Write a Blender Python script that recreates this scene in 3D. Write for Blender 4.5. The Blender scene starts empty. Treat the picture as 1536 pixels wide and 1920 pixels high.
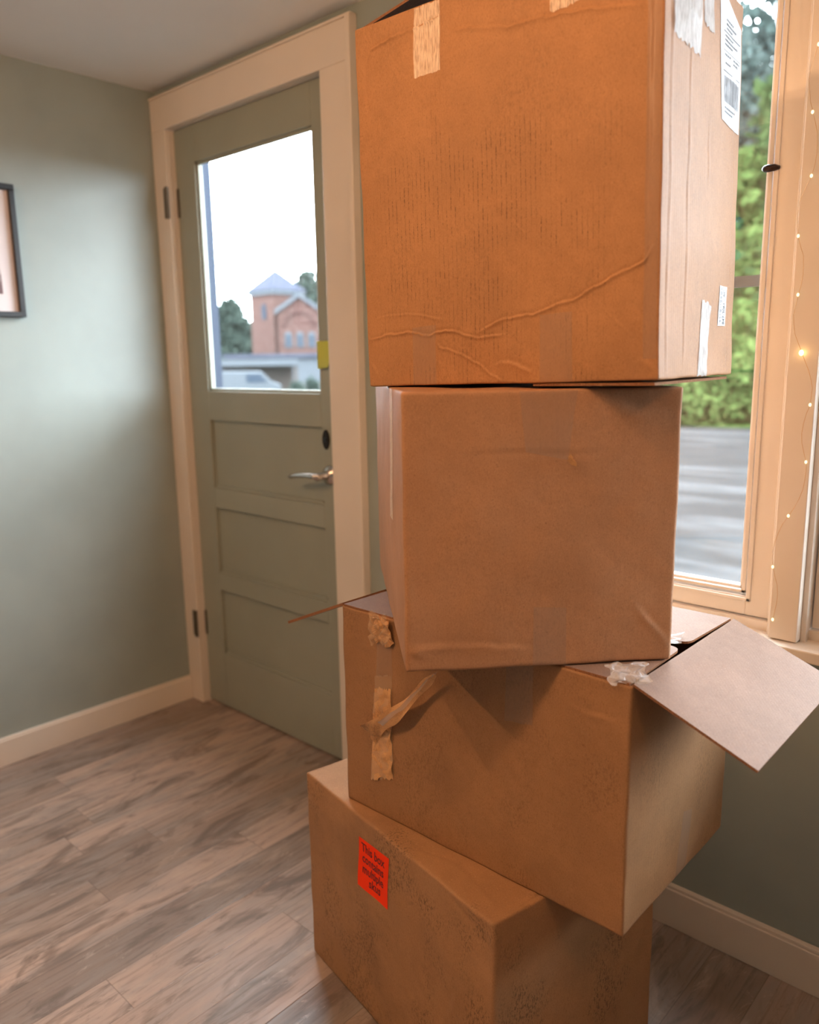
import bpy, bmesh, math, random
import numpy as np
from mathutils import Vector, Matrix, Euler

C = bpy.context.scene.collection
sc = bpy.context.scene

# ------------------------------------------------------------------ camera
CAM = Vector((2.684, -1.632, 1.311)); YAW, PITCH, ROLL, FPX = 0.7432, -0.1887, -0.0159, 1496.2
fwd = Vector((-math.sin(YAW)*math.cos(PITCH), math.cos(YAW)*math.cos(PITCH), math.sin(PITCH)))
rgt = Vector((math.cos(YAW), math.sin(YAW), 0)); up = rgt.cross(fwd)
r2 = rgt*math.cos(ROLL) + up*math.sin(ROLL); u2 = up*math.cos(ROLL) - rgt*math.sin(ROLL)
cd = bpy.data.cameras.new('camera'); cam = bpy.data.objects.new('camera', cd); C.objects.link(cam)
m = Matrix((r2, u2, -fwd)).transposed().to_4x4(); m.translation = CAM
cam.matrix_world = m
cd.sensor_fit = 'VERTICAL'; cd.sensor_height = 24.0; cd.lens = 24.0*FPX/1920
cd.clip_start = 0.02; cd.clip_end = 500
cd.dof.use_dof = True; cd.dof.focus_distance = 1.38; cd.dof.aperture_fstop = 1.75
sc.camera = cam

# ------------------------------------------------------------------ exposure, sky
sc.view_settings.view_transform = 'Standard'; sc.view_settings.look = 'None'
sc.view_settings.gamma = 1.0; sc.view_settings.use_curve_mapping = False
sc.view_settings.exposure = 0.0
SKY = 30.0
w = bpy.data.worlds.new('overcast'); sc.world = w; w.use_nodes = True
nt = w.node_tree; nt.nodes.clear()
tc = nt.nodes.new('ShaderNodeTexCoord'); sx = nt.nodes.new('ShaderNodeSeparateXYZ')
rp = nt.nodes.new('ShaderNodeValToRGB'); bg = nt.nodes.new('ShaderNodeBackground'); wo = nt.nodes.new('ShaderNodeOutputWorld')
nt.links.new(tc.outputs['Generated'], sx.inputs[0]); nt.links.new(sx.outputs['Z'], rp.inputs[0])
rp.color_ramp.elements[0].position = 0.0; rp.color_ramp.elements[0].color = (0.70, 0.78, 0.86, 1)
rp.color_ramp.elements[1].position = 0.5; rp.color_ramp.elements[1].color = (0.86, 0.93, 1.0, 1)
bg.inputs['Strength'].default_value = SKY
nt.links.new(rp.outputs[0], bg.inputs[0]); nt.links.new(bg.outputs[0], wo.inputs[0])

# daylight openings are sampled through portals (they emit nothing themselves)
def portal(cx, cy, cz, sx_, sz_, rz=0):
    l = bpy.data.lights.new('daylight_portal', 'AREA'); l.shape = 'RECTANGLE'; l.size = sx_; l.size_y = sz_
    l.cycles.is_portal = True
    o = bpy.data.objects.new('daylight_portal', l); C.objects.link(o)
    o.location = (cx, cy, cz); o.rotation_euler = (-math.pi/2, 0, rz)
portal(0.507, 0.11, 1.60, 0.62, 0.79)
portal(1.745, 0.13, 1.43, 0.80, 1.28)
portal(2.71, 0.13, 1.43, 0.84, 1.28)

# warm ceiling lamps of the shop, behind and beside the viewer
def lamp(x, y, z, p, r=0.013, col=(1.0, 0.56, 0.28)):
    l = bpy.data.lights.new('ceiling_lamp', 'POINT'); l.energy = p; l.shadow_soft_size = r; l.color = col
    o = bpy.data.objects.new('ceiling_lamp', l); C.objects.link(o); o.location = (x, y, z)
LW = 24
lamp(1.22, -2.30, 2.16, LW*1.55)
lamp(1.78, -1.80, 2.16, LW*0.75)
lamp(2.31, -1.36, 2.16, LW*0.42)
lamp(3.28, -1.42, 2.16, LW*0.52)

# ------------------------------------------------------------------ node helpers
class N:
    def __init__(s, name):
        s.m = bpy.data.materials.new(name); s.m.use_nodes = True; s.t = s.m.node_tree; s.t.nodes.clear()
        s.out = s.t.nodes.new('ShaderNodeOutputMaterial')
    def n(s, typ, ins=None, **kw):
        x = s.t.nodes.new(typ)
        for k, v in kw.items(): setattr(x, k, v)
        for k, v in (ins or {}).items():
            if isinstance(v, bpy.types.NodeSocket): s.t.links.new(v, x.inputs[k])
            else: x.inputs[k].default_value = v
        return x
    def math(s, op, a, b=0.0, c=0.0, clamp=False):
        x = s.n('ShaderNodeMath', {0: a, 1: b, 2: c}, operation=op); x.use_clamp = clamp; return x.outputs[0]
    def noise(s, vec, scale, detail=3, rough=0.55, dist=0.0):
        return s.n('ShaderNodeTexNoise', {'Vector': vec, 'Scale': scale, 'Detail': detail, 'Roughness': rough, 'Distortion': dist}).outputs['Fac']
    def map(s, vec, scale=(1, 1, 1), loc=(0, 0, 0), rot=(0, 0, 0)):
        return s.n('ShaderNodeMapping', {'Vector': vec, 'Scale': scale, 'Location': loc, 'Rotation': rot}).outputs[0]
    def rng(s, v, a, b, c=0.0, d=1.0, smooth=True):
        return s.n('ShaderNodeMapRange', {0: v, 1: a, 2: b, 3: c, 4: d}, interpolation_type='SMOOTHSTEP' if smooth else 'LINEAR').outputs[0]
    def mix(s, f, a, b, mode='MIX'):
        x = s.n('ShaderNodeMix', data_type='RGBA', blend_type=mode)
        for k, v in ((0, f), (6, a), (7, b)):
            if isinstance(v, bpy.types.NodeSocket): s.t.links.new(v, x.inputs[k])
            else: x.inputs[k].default_value = v if k == 0 else (tuple(v)+(1,))[:4]
        return x.outputs[2]
    def obj(s): return s.n('ShaderNodeTexCoord').outputs['Object']
    def bsdf(s, col, rough=0.6, spec=0.5, metal=0.0, normal=None, **kw):
        ins = {'Base Color': col if isinstance(col, bpy.types.NodeSocket) else tuple(col)+(1,), 'Roughness': rough, 'Metallic': metal, 'Specular IOR Level': spec}
        if normal is not None: ins['Normal'] = normal
        ins.update(kw)
        return s.n('ShaderNodeBsdfPrincipled', ins).outputs[0]
    def bump(s, h, strength=0.2, dist=0.001, normal=None):
        ins = {'Height': h, 'Strength': strength, 'Distance': dist}
        if normal is not None: ins['Normal'] = normal
        return s.n('ShaderNodeBump', ins).outputs[0]
    def done(s, sh): s.t.links.new(sh, s.out.inputs[0]); return s.m

def paint(name, col, rough=0.45, var=0.06, bs=0.12):
    k = N(name); o = k.obj()
    n1 = k.noise(o, 3.0, 3); c = k.mix(k.rng(n1, .3, .7, 0, 1), [x*(1-var) for x in col], [min(1, x*(1+var)) for x in col])
    h = k.noise(o, 160, 3)
    return k.done(k.bsdf(c, rough, 0.4, normal=k.bump(h, bs, 0.0006)))

def kraft(name, base=(0.47, 0.265, 0.135), streak=0.0, dirt=0.35, spec=0.25):
    k = N(name); o = k.obj()
    big = k.noise(o, 5.0, 4, .6); mid = k.noise(o, 42, 5, .65)
    fib = k.noise(k.map(o, (700, 700, 260)), 1.0, 3, .7)
    fib2 = k.noise(k.map(o, (300, 300, 900), rot=(.3, .2, .5)), 1.0, 3, .6)
    c = k.mix(k.rng(big, .3, .7), [x*.90 for x in base], [x*1.08 for x in base])
    c = k.mix(k.math('MULTIPLY', k.rng(mid, .35, .7), .35), c, [x*.78 for x in base])
    c = k.mix(k.math('MULTIPLY', k.rng(fib, .45, .75), .6), c, [base[0]*.62, base[1]*.56, base[2]*.52])
    c = k.mix(k.math('MULTIPLY', k.rng(fib2, .55, .75), .5), c, [min(1, base[0]*1.35), base[1]*1.42, base[2]*1.5])
    flk = k.noise(k.map(o, (260, 260, 200), (2, 7, 1)), 1.0, 4, .8)
    c = k.mix(k.math('MULTIPLY', k.rng(flk, .60, .70), .55), c, [base[0]*.35, base[1]*.32, base[2]*.3])
    # scuffs
    if dirt:
        d1 = k.rng(k.noise(k.map(o, (1, 1, .7), (3.1, 1.7, 5.2)), 9, 3, .6), .47, .64)
        d2 = k.rng(k.noise(k.map(o, (1, 1, .5)), 260, 4, .75), .49, .60)
        d = k.math('MULTIPLY', k.math('MULTIPLY', d1, d2), dirt*.75)
        c = k.mix(d, c, (0.085, 0.05, 0.03))
        big_d = k.math('MULTIPLY', k.rng(k.noise(k.map(o, (1, 1, 1), (9, 4, 2)), 4.5, 4, .6), .50, .72), dirt*.40)
        c = k.mix(big_d, c, (0.17, 0.10, 0.06))
    # corrugation flutes telegraphing through the liner
    s = k.n('ShaderNodeSeparateXYZ', {0: o})
    X = k.math('ADD', s.outputs['X'], s.outputs['Y'])
    warp = k.math('MULTIPLY', k.noise(k.map(o, (30, 30, 14)), 1.0, 3), .0035)
    ph = k.math('MULTIPLY', k.math('ADD', X, warp), 2*math.pi/0.0083)
    wv = k.math('SINE', ph)
    if streak:
        line = k.rng(wv, .60, .98)
        brk = k.math('MULTIPLY', k.rng(k.noise(k.map(o, (90, 90, 30)), 1.0, 5, .8), .42, .60), k.rng(k.noise(k.map(o, (400, 400, 260)), 1.0, 3, .8), .38, .58))
        # one worn patch in the middle of the panel
        cx = k.math('SUBTRACT', s.outputs['X'], .22); cz = k.math('SUBTRACT', s.outputs['Z'], .24)
        r = k.math('SQRT', k.math('ADD', k.math('POWER', k.math('MULTIPLY', cx, 3.6), 2), k.math('POWER', k.math('MULTIPLY', cz, 4.2), 2)))
        reg = k.math('ADD', k.rng(r, .1, 1.15, 1, 0), k.math('SUBTRACT', k.rng(k.noise(o, 8, 3), .3, .7), .5))
        lowb = k.rng(s.outputs['Z'], .02, .06, .75, 0)
        reg = k.math('MAXIMUM', reg, k.math('MULTIPLY', lowb, k.rng(k.noise(o, 14, 2), .4, .6)))
        f = k.math('MULTIPLY', k.math('MULTIPLY', line, brk), k.rng(reg, .1, .9), clamp=True)
        c = k.mix(k.math('MULTIPLY', f, streak), c, (0.06, 0.033, 0.02))
    h = k.math('ADD', k.math('MULTIPLY', k.noise(o, 900, 3), .25), k.math('MULTIPLY', wv, .22 if streak else .07))
    h = k.math('ADD', h, k.math('MULTIPLY', mid, .5))
    return k.done(k.bsdf(c, 0.62, spec, normal=k.bump(h, 0.35, 0.0007)))

M = {}
M['wall'] = paint('sage_wall_paint', (0.30, 0.345, 0.325), 0.42)
M['door'] = paint('sage_door_paint', (0.30, 0.315, 0.26), 0.38, .04)
M['trim'] = paint('cream_trim_paint', (0.72, 0.64, 0.56), 0.38, .03)
M['ceil'] = paint('ceiling_paint', (0.80, 0.78, 0.76), 0.7, .02)
M['kraft1'] = kraft('kraft_scuffed_flutes', (0.415, 0.205, 0.090), streak=.72, dirt=.25)
M['kraft2'] = kraft('kraft_even', (0.43, 0.228, 0.122), dirt=.15)
M['kraft3'] = kraft('kraft_smudged', (0.345, 0.183, 0.088), dirt=.42)
M['kraft4'] = kraft('kraft_worn', (0.39, 0.212, 0.106), dirt=.9)
M['kraft_in'] = kraft('kraft_inner_liner', (0.225, 0.152, 0.120), dirt=.08, spec=.06)
M['peel'] = kraft('peeled_kraft_paper', (0.66, 0.37, 0.165), dirt=.5, spec=.5)
k = N('board_edge'); M['edge'] = k.done(k.bsdf(k.mix(k.rng(k.noise(k.map(k.obj(), (900, 900, 900)), 1, 2), .4, .6), (.16, .07, .035), (.30, .15, .08)), .9, .1))

def tape(name, tint=(0.86, 0.74, 0.62), alpha=.35, lines=0.0, rough=.22, bs=.4, crinkle=60, spec=.6):
    k = N(name); o = k.obj(); s = k.n('ShaderNodeSeparateXYZ', {0: o})
    X = k.math('ADD', s.outputs['X'], s.outputs['Y'])
    h = k.noise(o, crinkle, 4, .6, 1.0)
    a = alpha
    if lines:
        X = k.math('ADD', X, k.math('MULTIPLY', k.noise(k.map(o, (60, 60, 12)), 1.0, 2), .002))
        wv = k.math('ABSOLUTE', k.math('SINE', k.math('MULTIPLY', X, math.pi/0.0031)))
        m_ = k.math('MULTIPLY', k.rng(wv, .05, .55), k.rng(k.noise(k.map(o, (500, 500, 60)), 1.0, 3), .3, .62))
        a = k.math('ADD', alpha*.55, k.math('MULTIPLY', m_, lines))
        h = k.math('ADD', h, k.math('MULTIPLY', wv, .5))
    nb = k.bump(h, bs, .0015)
    return k.done(k.bsdf(tint, rough, spec, normal=nb, Alpha=a))
M['tape_clear'] = tape('clear_packing_tape', (0.56, 0.40, 0.30), .22, rough=.3, bs=.15)
M['tape_fibre'] = tape('fibre_packing_tape', (0.95, 0.74, 0.56), .62, lines=.5, rough=.35)
M['tape_silver'] = tape('fibre_tape_daylit', (0.66, 0.65, 0.64), .9, lines=.4, rough=.3, bs=.8)  # silvery tint paints the daylight reflection into this copy of the tape
M['tape_torn'] = tape('crinkled_tape', (0.88, 0.60, 0.36), .30, rough=.15, bs=1.0, crinkle=160)
k = N('clear_plastic_film')
M['film'] = k.done(k.bsdf((0.86, 0.90, 0.97), .12, .9, normal=k.bump(k.noise(k.obj(), 70, 3), .5, .002), Alpha=.42))

def flat(name, col, rough=.5, metal=0.0, spec=.5, **kw):
    k = N(name); return k.done(k.bsdf(col, rough, spec, metal, **kw))
M['white_label'] = flat('label_paper', (.66, .69, .74), .55)
M['ink'] = flat('label_ink', (.09, .09, .10), .7)
M['ink_grey'] = flat('label_ink_grey', (.20, .21, .23), .7)
M['orange'] = flat('fluorescent_orange_paper', (.98, .045, .002), .6, spec=.15)
M['ink_red'] = flat('dark_red_ink', (.16, .004, .004), .6)
M['note'] = flat('yellow_green_note', (.52, .55, .09), .7)
M['rail'] = flat('weathered_rail', (.075, .065, .06), .5)
M['black'] = flat('black_frame', (.008, .008, .01), .35)
M['mat'] = flat('picture_mat', (.68, .60, .60), .7)
M['chrome'] = flat('worn_chrome', (.60, .56, .53), .18, 1.0)
M['iron'] = flat('dark_iron', (.03, .022, .017), .4, .7)
M['hinge'] = flat('painted_hinge', (.10, .09, .07), .4, .4)
M['bronze'] = flat('dark_bronze', (.035, .02, .015), .35, .6)
M['wire'] = flat('copper_wire', (.62, .38, .18), .3, .9)
k = N('fairy_bulb'); M['bulb'] = k.done(k.n('ShaderNodeEmission', {'Color': (1, .62, .22, 1), 'Strength': 9.0}).outputs[0])
k = N('fairy_bulb_dim'); M['bulb_dim'] = k.done(k.n('ShaderNodeEmission', {'Color': (1, .74, .42, 1), 'Strength': 2.2}).outputs[0])
def glassmat(name, tint=(0.97, 0.985, 0.98), veil=0.0):
    k = N(name)
    tr = k.n('ShaderNodeBsdfTransparent', {'Color': tint+(1,)}).outputs[0]
    gl = k.n('ShaderNodeBsdfGlossy', {'Color': (1, 1, 1, 1), 'Roughness': .01}).outputs[0]
    g = k.n('ShaderNodeNewGeometry'); dt = k.n('ShaderNodeVectorMath', {0: g.outputs['Normal'], 1: g.outputs['Incoming']}, operation='DOT_PRODUCT').outputs['Value']
    fr = k.math('ADD', .035, k.math('MULTIPLY', .9, k.math('POWER', k.math('SUBTRACT', 1.0, k.math('ABSOLUTE', dt)), 5)))   # same from both sides of the thin pane
    a = k.n('ShaderNodeMixShader', {0: fr, 1: tr, 2: gl}).outputs[0]
    return k.done(a)
M['glass'] = glassmat('window_glass')
k = N('blue_glass'); M['bluegl'] = k.done(k.bsdf((.03, .12, .5), .05, .8, **{'Transmission Weight': .7}))
k = N('amber_glass'); M['amber'] = k.done(k.bsdf((.6, .25, .06), .05, .8, **{'Transmission Weight': .7}))

# floor: grey brown plank vinyl, boards run away from the viewer towards the window wall
k = N('plank_floor'); o = k.obj()
s = k.n('ShaderNodeSeparateXYZ', {0: o})
PW, PL = .1185, 1.22
v = k.math('DIVIDE', k.math('SUBTRACT', s.outputs['X'], .808-PW*10), PW)
row = k.math('FLOOR', v); fv = k.math('FRACT', v)
off = k.n('ShaderNodeTexWhiteNoise', {'W': row}, noise_dimensions='1D').outputs['Value']
u = k.math('ADD', k.math('DIVIDE', s.outputs['Y'], PL), k.math('ADD', off, 20))
col_i = k.math('FLOOR', u); fu = k.math('FRACT', u)
pid = k.math('ADD', k.math('MULTIPLY', row, 7.31), k.math('MULTIPLY', col_i, 3.77))
rnd = k.n('ShaderNodeTexWhiteNoise', {'W': pid}, noise_dimensions='1D').outputs['Value']
sh_ = k.n('ShaderNodeCombineXYZ', {0: k.math('MULTIPLY', rnd, 40), 1: k.math('MULTIPLY', rnd, 17), 2: 0.0}).outputs[0]
pv = k.n('ShaderNodeVectorMath', {0: o, 1: sh_}, operation='ADD').outputs[0]
g1 = k.noise(k.map(pv, (16, 2.2, 1)), 1.0, 6, .62, .8)
g2 = k.noise(k.map(pv, (90, 5, 1)), 1.0, 4, .6, .3)
g3 = k.noise(k.map(pv, (9, 3.0, 1), (4, 2, 0)), 1.0, 4, .6, 1.5)
c = k.mix(k.rng(rnd, 0, 1, 0, 1, False), (.20, .150, .125), (.50, .365, .30))
c = k.mix(k.math('MULTIPLY', k.rng(g1, .35, .72), .8), c, (.27, .24, .225))
c = k.mix(k.math('MULTIPLY', k.rng(g3, .52, .68), .7), c, (.115, .085, .070))
c = k.mix(k.math('MULTIPLY', k.rng(g2, .48, .7), .5), c, (.11, .08, .065))
g4 = k.noise(k.map(pv, (30, 9, 1), (1, 6, 0)), 1.0, 5, .75, 1.0)
c = k.mix(k.math('MULTIPLY', k.rng(g4, .56, .68), .42), c, (.10, .075, .065))
c = k.mix(k.math('MULTIPLY', k.rng(g4, .30, .42, 1, 0), .45), c, (.55, .44, .37))
c = k.mix(k.math('MULTIPLY', k.rng(g3, .28, .45, 1, 0), .5), c, (.47, .36, .29))
e1 = k.math('MINIMUM', fv, k.math('SUBTRACT', 1.0, fv)); e2 = k.math('MINIMUM', fu, k.math('SUBTRACT', 1.0, fu))
seam = k.math('MAXIMUM', k.rng(e1, .0, .016, 1, 0), k.rng(e2, .0, .0016, 1, 0))
c = k.mix(k.math('MULTIPLY', seam, .45), c, (.07, .05, .042))
hh = k.math('SUBTRACT', k.math('ADD', k.math('MULTIPLY', g2, .5), k.math('MULTIPLY', g1, .3)), seam)
M['floor'] = k.done(k.bsdf(c, k.rng(g2, .3, .8, .30, .46), .5, normal=k.bump(hh, .35, .0012)))

# ------------------------------------------------------------------ mesh helpers
def link(name, me, mat=None, parent=None, label=None, cat=None, group=None, kind=None, mats=None, smooth=False):
    o = bpy.data.objects.new(name, me); C.objects.link(o)
    for mm in (mats or ([mat] if mat else [])): me.materials.append(mm)
    if parent is not None: o.parent = parent
    tag(o, label, cat, group, kind)
    if smooth:
        me.shade_smooth()
    return o
def tag(o, label=None, cat=None, group=None, kind=None):
    if label: o['label'] = label
    if cat: o['category'] = cat
    if group: o['group'] = group
    if kind: o['kind'] = kind
    return o
def empty(name, loc=(0, 0, 0), mat=None, **kw):
    o = bpy.data.objects.new(name, None); C.objects.link(o); o.empty_display_size = .05
    if mat is not None: o.matrix_world = mat
    else: o.location = loc
    return tag(o, **kw)
class MB:
    def __init__(s): s.v = []; s.f = []; s.mi = []
    def box(s, a, b, mi=0):
        x0, y0, z0 = a; x1, y1, z1 = b; n = len(s.v)
        s.v += [(x0, y0, z0), (x1, y0, z0), (x1, y1, z0), (x0, y1, z0), (x0, y0, z1), (x1, y0, z1), (x1, y1, z1), (x0, y1, z1)]
        for q in ((0, 3, 2, 1), (4, 5, 6, 7), (0, 1, 5, 4), (1, 2, 6, 5), (2, 3, 7, 6), (3, 0, 4, 7)):
            s.f.append(tuple(n+i for i in q)); s.mi.append(mi)
        return s
    def poly(s, pts, mi=0):
        n = len(s.v); s.v += [tuple(p) for p in pts]; s.f.append(tuple(range(n, n+len(pts)))); s.mi.append(mi); return s
    def prism(s, pts2, f3, d0, d1, mi=0):
        """pts2 outline (ccw), f3(p, d) -> 3d, extruded from d0 to d1"""
        n = len(s.v); L = len(pts2)
        s.v += [tuple(f3(p, d0)) for p in pts2] + [tuple(f3(p, d1)) for p in pts2]
        s.f.append(tuple(range(n+L-1, n-1, -1))); s.mi.append(mi)
        s.f.append(tuple(range(n+L, n+2*L))); s.mi.append(mi)
        for i in range(L):
            j = (i+1) % L; s.f.append((n+i, n+j, n+L+j, n+L+i)); s.mi.append(mi)
        return s
    def tube(s, path, r, n=8, mi=0):
        path = [Vector(p) for p in path]; base = len(s.v); K = len(path)
        for i, p in enumerate(path):
            t = (path[min(i+1, K-1)]-path[max(i-1, 0)]).normalized()
            a = t.cross(Vector((0, 0, 1)) if abs(t.z) < .9 else Vector((1, 0, 0))).normalized(); b = t.cross(a)
            rr = r[i] if isinstance(r, (list, tuple)) else r
            for q in range(n):
                an = 2*math.pi*q/n; s.v.append(tuple(p+a*math.cos(an)*rr+b*math.sin(an)*rr))
        for i in range(K-1):
            for q in range(n):
                A = base+i*n+q; B = base+i*n+(q+1) % n; s.f.append((A, B, B+n, A+n)); s.mi.append(mi)
        s.f.append(tuple(base+q for q in range(n-1, -1, -1))); s.mi.append(mi)
        s.f.append(tuple(base+(K-1)*n+q for q in range(n))); s.mi.append(mi)
        return s
    def lathe(s, prof, axis, origin, n=24, sc2=(1, 1), mi=0):
        """prof [(r, t)] about axis ('x','y','z')"""
        base = len(s.v); ox, oy, oz = origin
        for r, t in prof:
            for q in range(n):
                a = 2*math.pi*q/n; c_, s_ = r*math.cos(a)*sc2[0], r*math.sin(a)*sc2[1]
                s.v.append({'y': (ox+c_, oy+t, oz+s_), 'z': (ox+c_, oy+s_, oz+t), 'x': (ox+t, oy+c_, oz+s_)}[axis])
        for i in range(len(prof)-1):
            for q in range(n):
                A = base+i*n+q; B = base+i*n+(q+1) % n; s.f.append((A, B, B+n, A+n)); s.mi.append(mi)
        return s
    def build(s, name, mat=None, parent=None, bevel=0, smooth=False, mats=None, seg=2, **kw):
        me = bpy.data.meshes.new(name); me.from_pydata(s.v, [], s.f); me.update()
        for p, i in zip(me.polygons, s.mi): p.material_index = i
        bm = bmesh.new(); bm.from_mesh(me); bmesh.ops.recalc_face_normals(bm, faces=bm.faces); bm.to_mesh(me); bm.free()
        o = link(name, me, mat, parent, mats=mats, smooth=smooth, **kw)
        if bevel:
            b = o.modifiers.new('bevel', 'BEVEL'); b.width = bevel; b.segments = seg; b.limit_method = 'ANGLE'; b.angle_limit = .6
            b.harden_normals = False
        return o

# ------------------------------------------------------------------ room shell
H = 2.24; XR = 5.2; YF = -4.6; TH = .14
DL, DR, DT = .089, .886, 2.10           # door leaf
W1L, W1R, WB, WT = 1.31, 2.178, .735, 2.13   # window opening behind the boxes
W2L, W2R = 2.232, 3.19
b = MB()
b.box((-TH, 0, 0), (DL-.006, .050, H))
b.box((DL-.006, 0, DT+.006), (DR+.006, TH, H))
b.box((DR+.006, 0, 0), (W1L, TH, H))
b.box((W1L, 0, 0), (W2R, TH, WB)); b.box((W1L, 0, WT), (W2R, TH, H))
b.box((W2R, 0, 0), (XR+TH, TH, H))
b.build('wall_back', M['wall'], kind='structure')
MB().box((-TH, YF, 0), (0, 0, H)).build('wall_left', M['wall'], kind='structure')
MB().box((XR, YF, 0), (XR+TH, 0, H)).build('wall_right', M['wall'], kind='structure')
MB().box((-TH, YF-TH, 0), (XR+TH, YF, H)).build('wall_front', M['wall'], kind='structure')
MB().box((-TH, YF-TH, H), (XR+TH, TH, H+.15)).build('ceiling', M['ceil'], kind='structure')
MB().box((-TH, YF-TH, -.12), (XR+TH, TH, 0)).build('floor', M['floor'], kind='structure')

b = MB(); b.box((0, YF, 0), (.018, -.0225, .088)); b.box((0, YF, .088), (.013, -.0225, .094))
b.build('baseboard_left', M['trim'], kind='structure', bevel=.0015)
b = MB(); b.box((1.035, -.018, 0), (XR, 0, .095)); b.box((1.035, -.014, .095), (XR, 0, .103))
b.build('baseboard_back', M['trim'], kind='structure', bevel=.0015)

# door casing
CT = 2.207
b = MB()
b.box((.001, -.022, 0), (DL-.002, 0, DT+.002)); b.box((DR+.004, -.022, 0), (1.003, 0, DT+.002))
b.box((.001, -.022, DT+.002), (1.003, 0, CT))
b.box((1.003, -.030, 0), (1.022, 0, CT+.006)); b.box((.001, -.026, CT), (1.022, 0, CT+.008))
b.build('trim_1', M['trim'], kind='structure', bevel=.0025)
# jamb lining
b = MB(); b.box((DL-.006, .0, 0), (DL-.001, .050, DT+.006)); b.box((DR+.001, .0, 0), (DR+.006, TH, DT+.006)); b.box((DL-.006, 0, DT+.002), (DR+.006, .05, DT+.006))
b.box((DL-.001, .0445, 0), (DR+.001, TH, .020))
b.build('trim_2', M['trim'], kind='structure')

# door leaf
GL, GR, GB, GT = .204, .809, 1.212, 1.982
Y0, Y1 = .012, .044
pan = [(.862, 1.108), (.542, .788), (.222, .473)]
b = MB()
b.box((DL, Y0, .008), (GL, Y1, DT)); b.box((GR, Y0, .008), (DR, Y1, DT))
zz = [.008, pan[2][0], pan[2][1], pan[1][0], pan[1][1], pan[0][0], pan[0][1], GB, GT, DT]
for i in range(0, len(zz), 2): b.box((GL, Y0, zz[i]), (GR, Y1, zz[i+1]))
for z0, z1 in pan:
    b.box((GL, Y0+.014, z0), (GR, Y1-.014, z1))
    b.prism([(GL, z0), (GR, z0), (GR-.012, z0+.012), (GL+.012, z0+.012)], lambda p, d: (p[0], d, p[1]), Y0+.005, Y0+.014)
# glazing bead
for a, c_ in (((GL, GB), (GR, GB+.010)), ((GL, GT-.010), (GR, GT)), ((GL, GB), (GL+.010, GT)), ((GR-.010, GB), (GR, GT))):
    b.box((a[0], Y0+.008, a[1]), (c_[0], .031, c_[1]))
door = b.build('door_1', M['door'], kind='structure', bevel=.002)
MB().box((GL+.001, .030, GB+.001), (GR-.001, .0335, GT-.001)).build('glass_pane', M['glass'], door)
# hinges on the left stile
for hz in (1.862, .325):
    h_ = MB().box((DL-.028, -.026, hz-.050), (DL-.003, -.022, hz+.050)).box((DL+.002, Y0-.004, hz-.048), (DL+.012, Y0, hz+.048))
    h_.tube([(DL-.004, -.028, hz-.052), (DL-.004, -.028, hz+.052)], .0065, 10)
    h_.build('hinge', M['hinge'], door)
# oval keyhole plate
pr = MB()
for i in range(28):
    pass
outl = [(.0155*math.copysign(abs(math.cos(a))**1.35, math.cos(a)), .031*math.copysign(abs(math.sin(a))**.95, math.sin(a))) for a in [2*math.pi*i/28 for i in range(28)]]
kp = pr.prism(outl, lambda p, d: (.830+p[0], d, 1.072+p[1]), Y0-.005, Y0).build('keyhole_plate', M['iron'], door, bevel=.0012)
MB().lathe([(0.0, -.003), (.006, -.003), (.007, 0), (.007, .004)], 'y', (.830, Y0-.005, 1.072), 14).build('keyhole', M['black'], kp)
# lever handle
hd = MB()
hd.lathe([(0, -.062), (.010, -.062), (.012, -.058), (.012, -.018), (.018, -.014), (.029, -.008), (.031, -.002), (.031, 0)], 'y', (.842, Y0, .962), 28)
path = [(.846, -.044, .962), (.826, -.046, .964), (.79, -.049, .964), (.755, -.050, .961), (.722, -.047, .955), (.706, -.042, .952)]
hd.tube(path, [.010, .0095, .0085, .008, .0078, .004], 12)
hd.build('door_handle', M['chrome'], door, smooth=True)

# sticky note (slightly curled) on the lock stile
me = bpy.data.meshes.new('sticky_note'); vs = []; fs = []; n = 10
for i in range(n+1):
    for j in range(n+1):
        u_, v_ = i/n, j/n
        curl = .016*(1-v_)**2*u_**1.2
        vs.append((.802+.073*u_-.010*(1-v_)*u_, Y0-.0015-curl, 1.287+.083*v_+.004*(1-v_)*u_))
for i in range(n):
    for j in range(n):
        a = i*(n+1)+j; fs.append((a, a+n+1, a+n+2, a+1))
me.from_pydata(vs, [], fs); o = link('sticky_note', me, M['note'], label='small yellow-green paper note stuck beside the glass of the door', cat='note', smooth=True)
o.modifiers.new('s', 'SOLIDIFY').thickness = .0005

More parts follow.
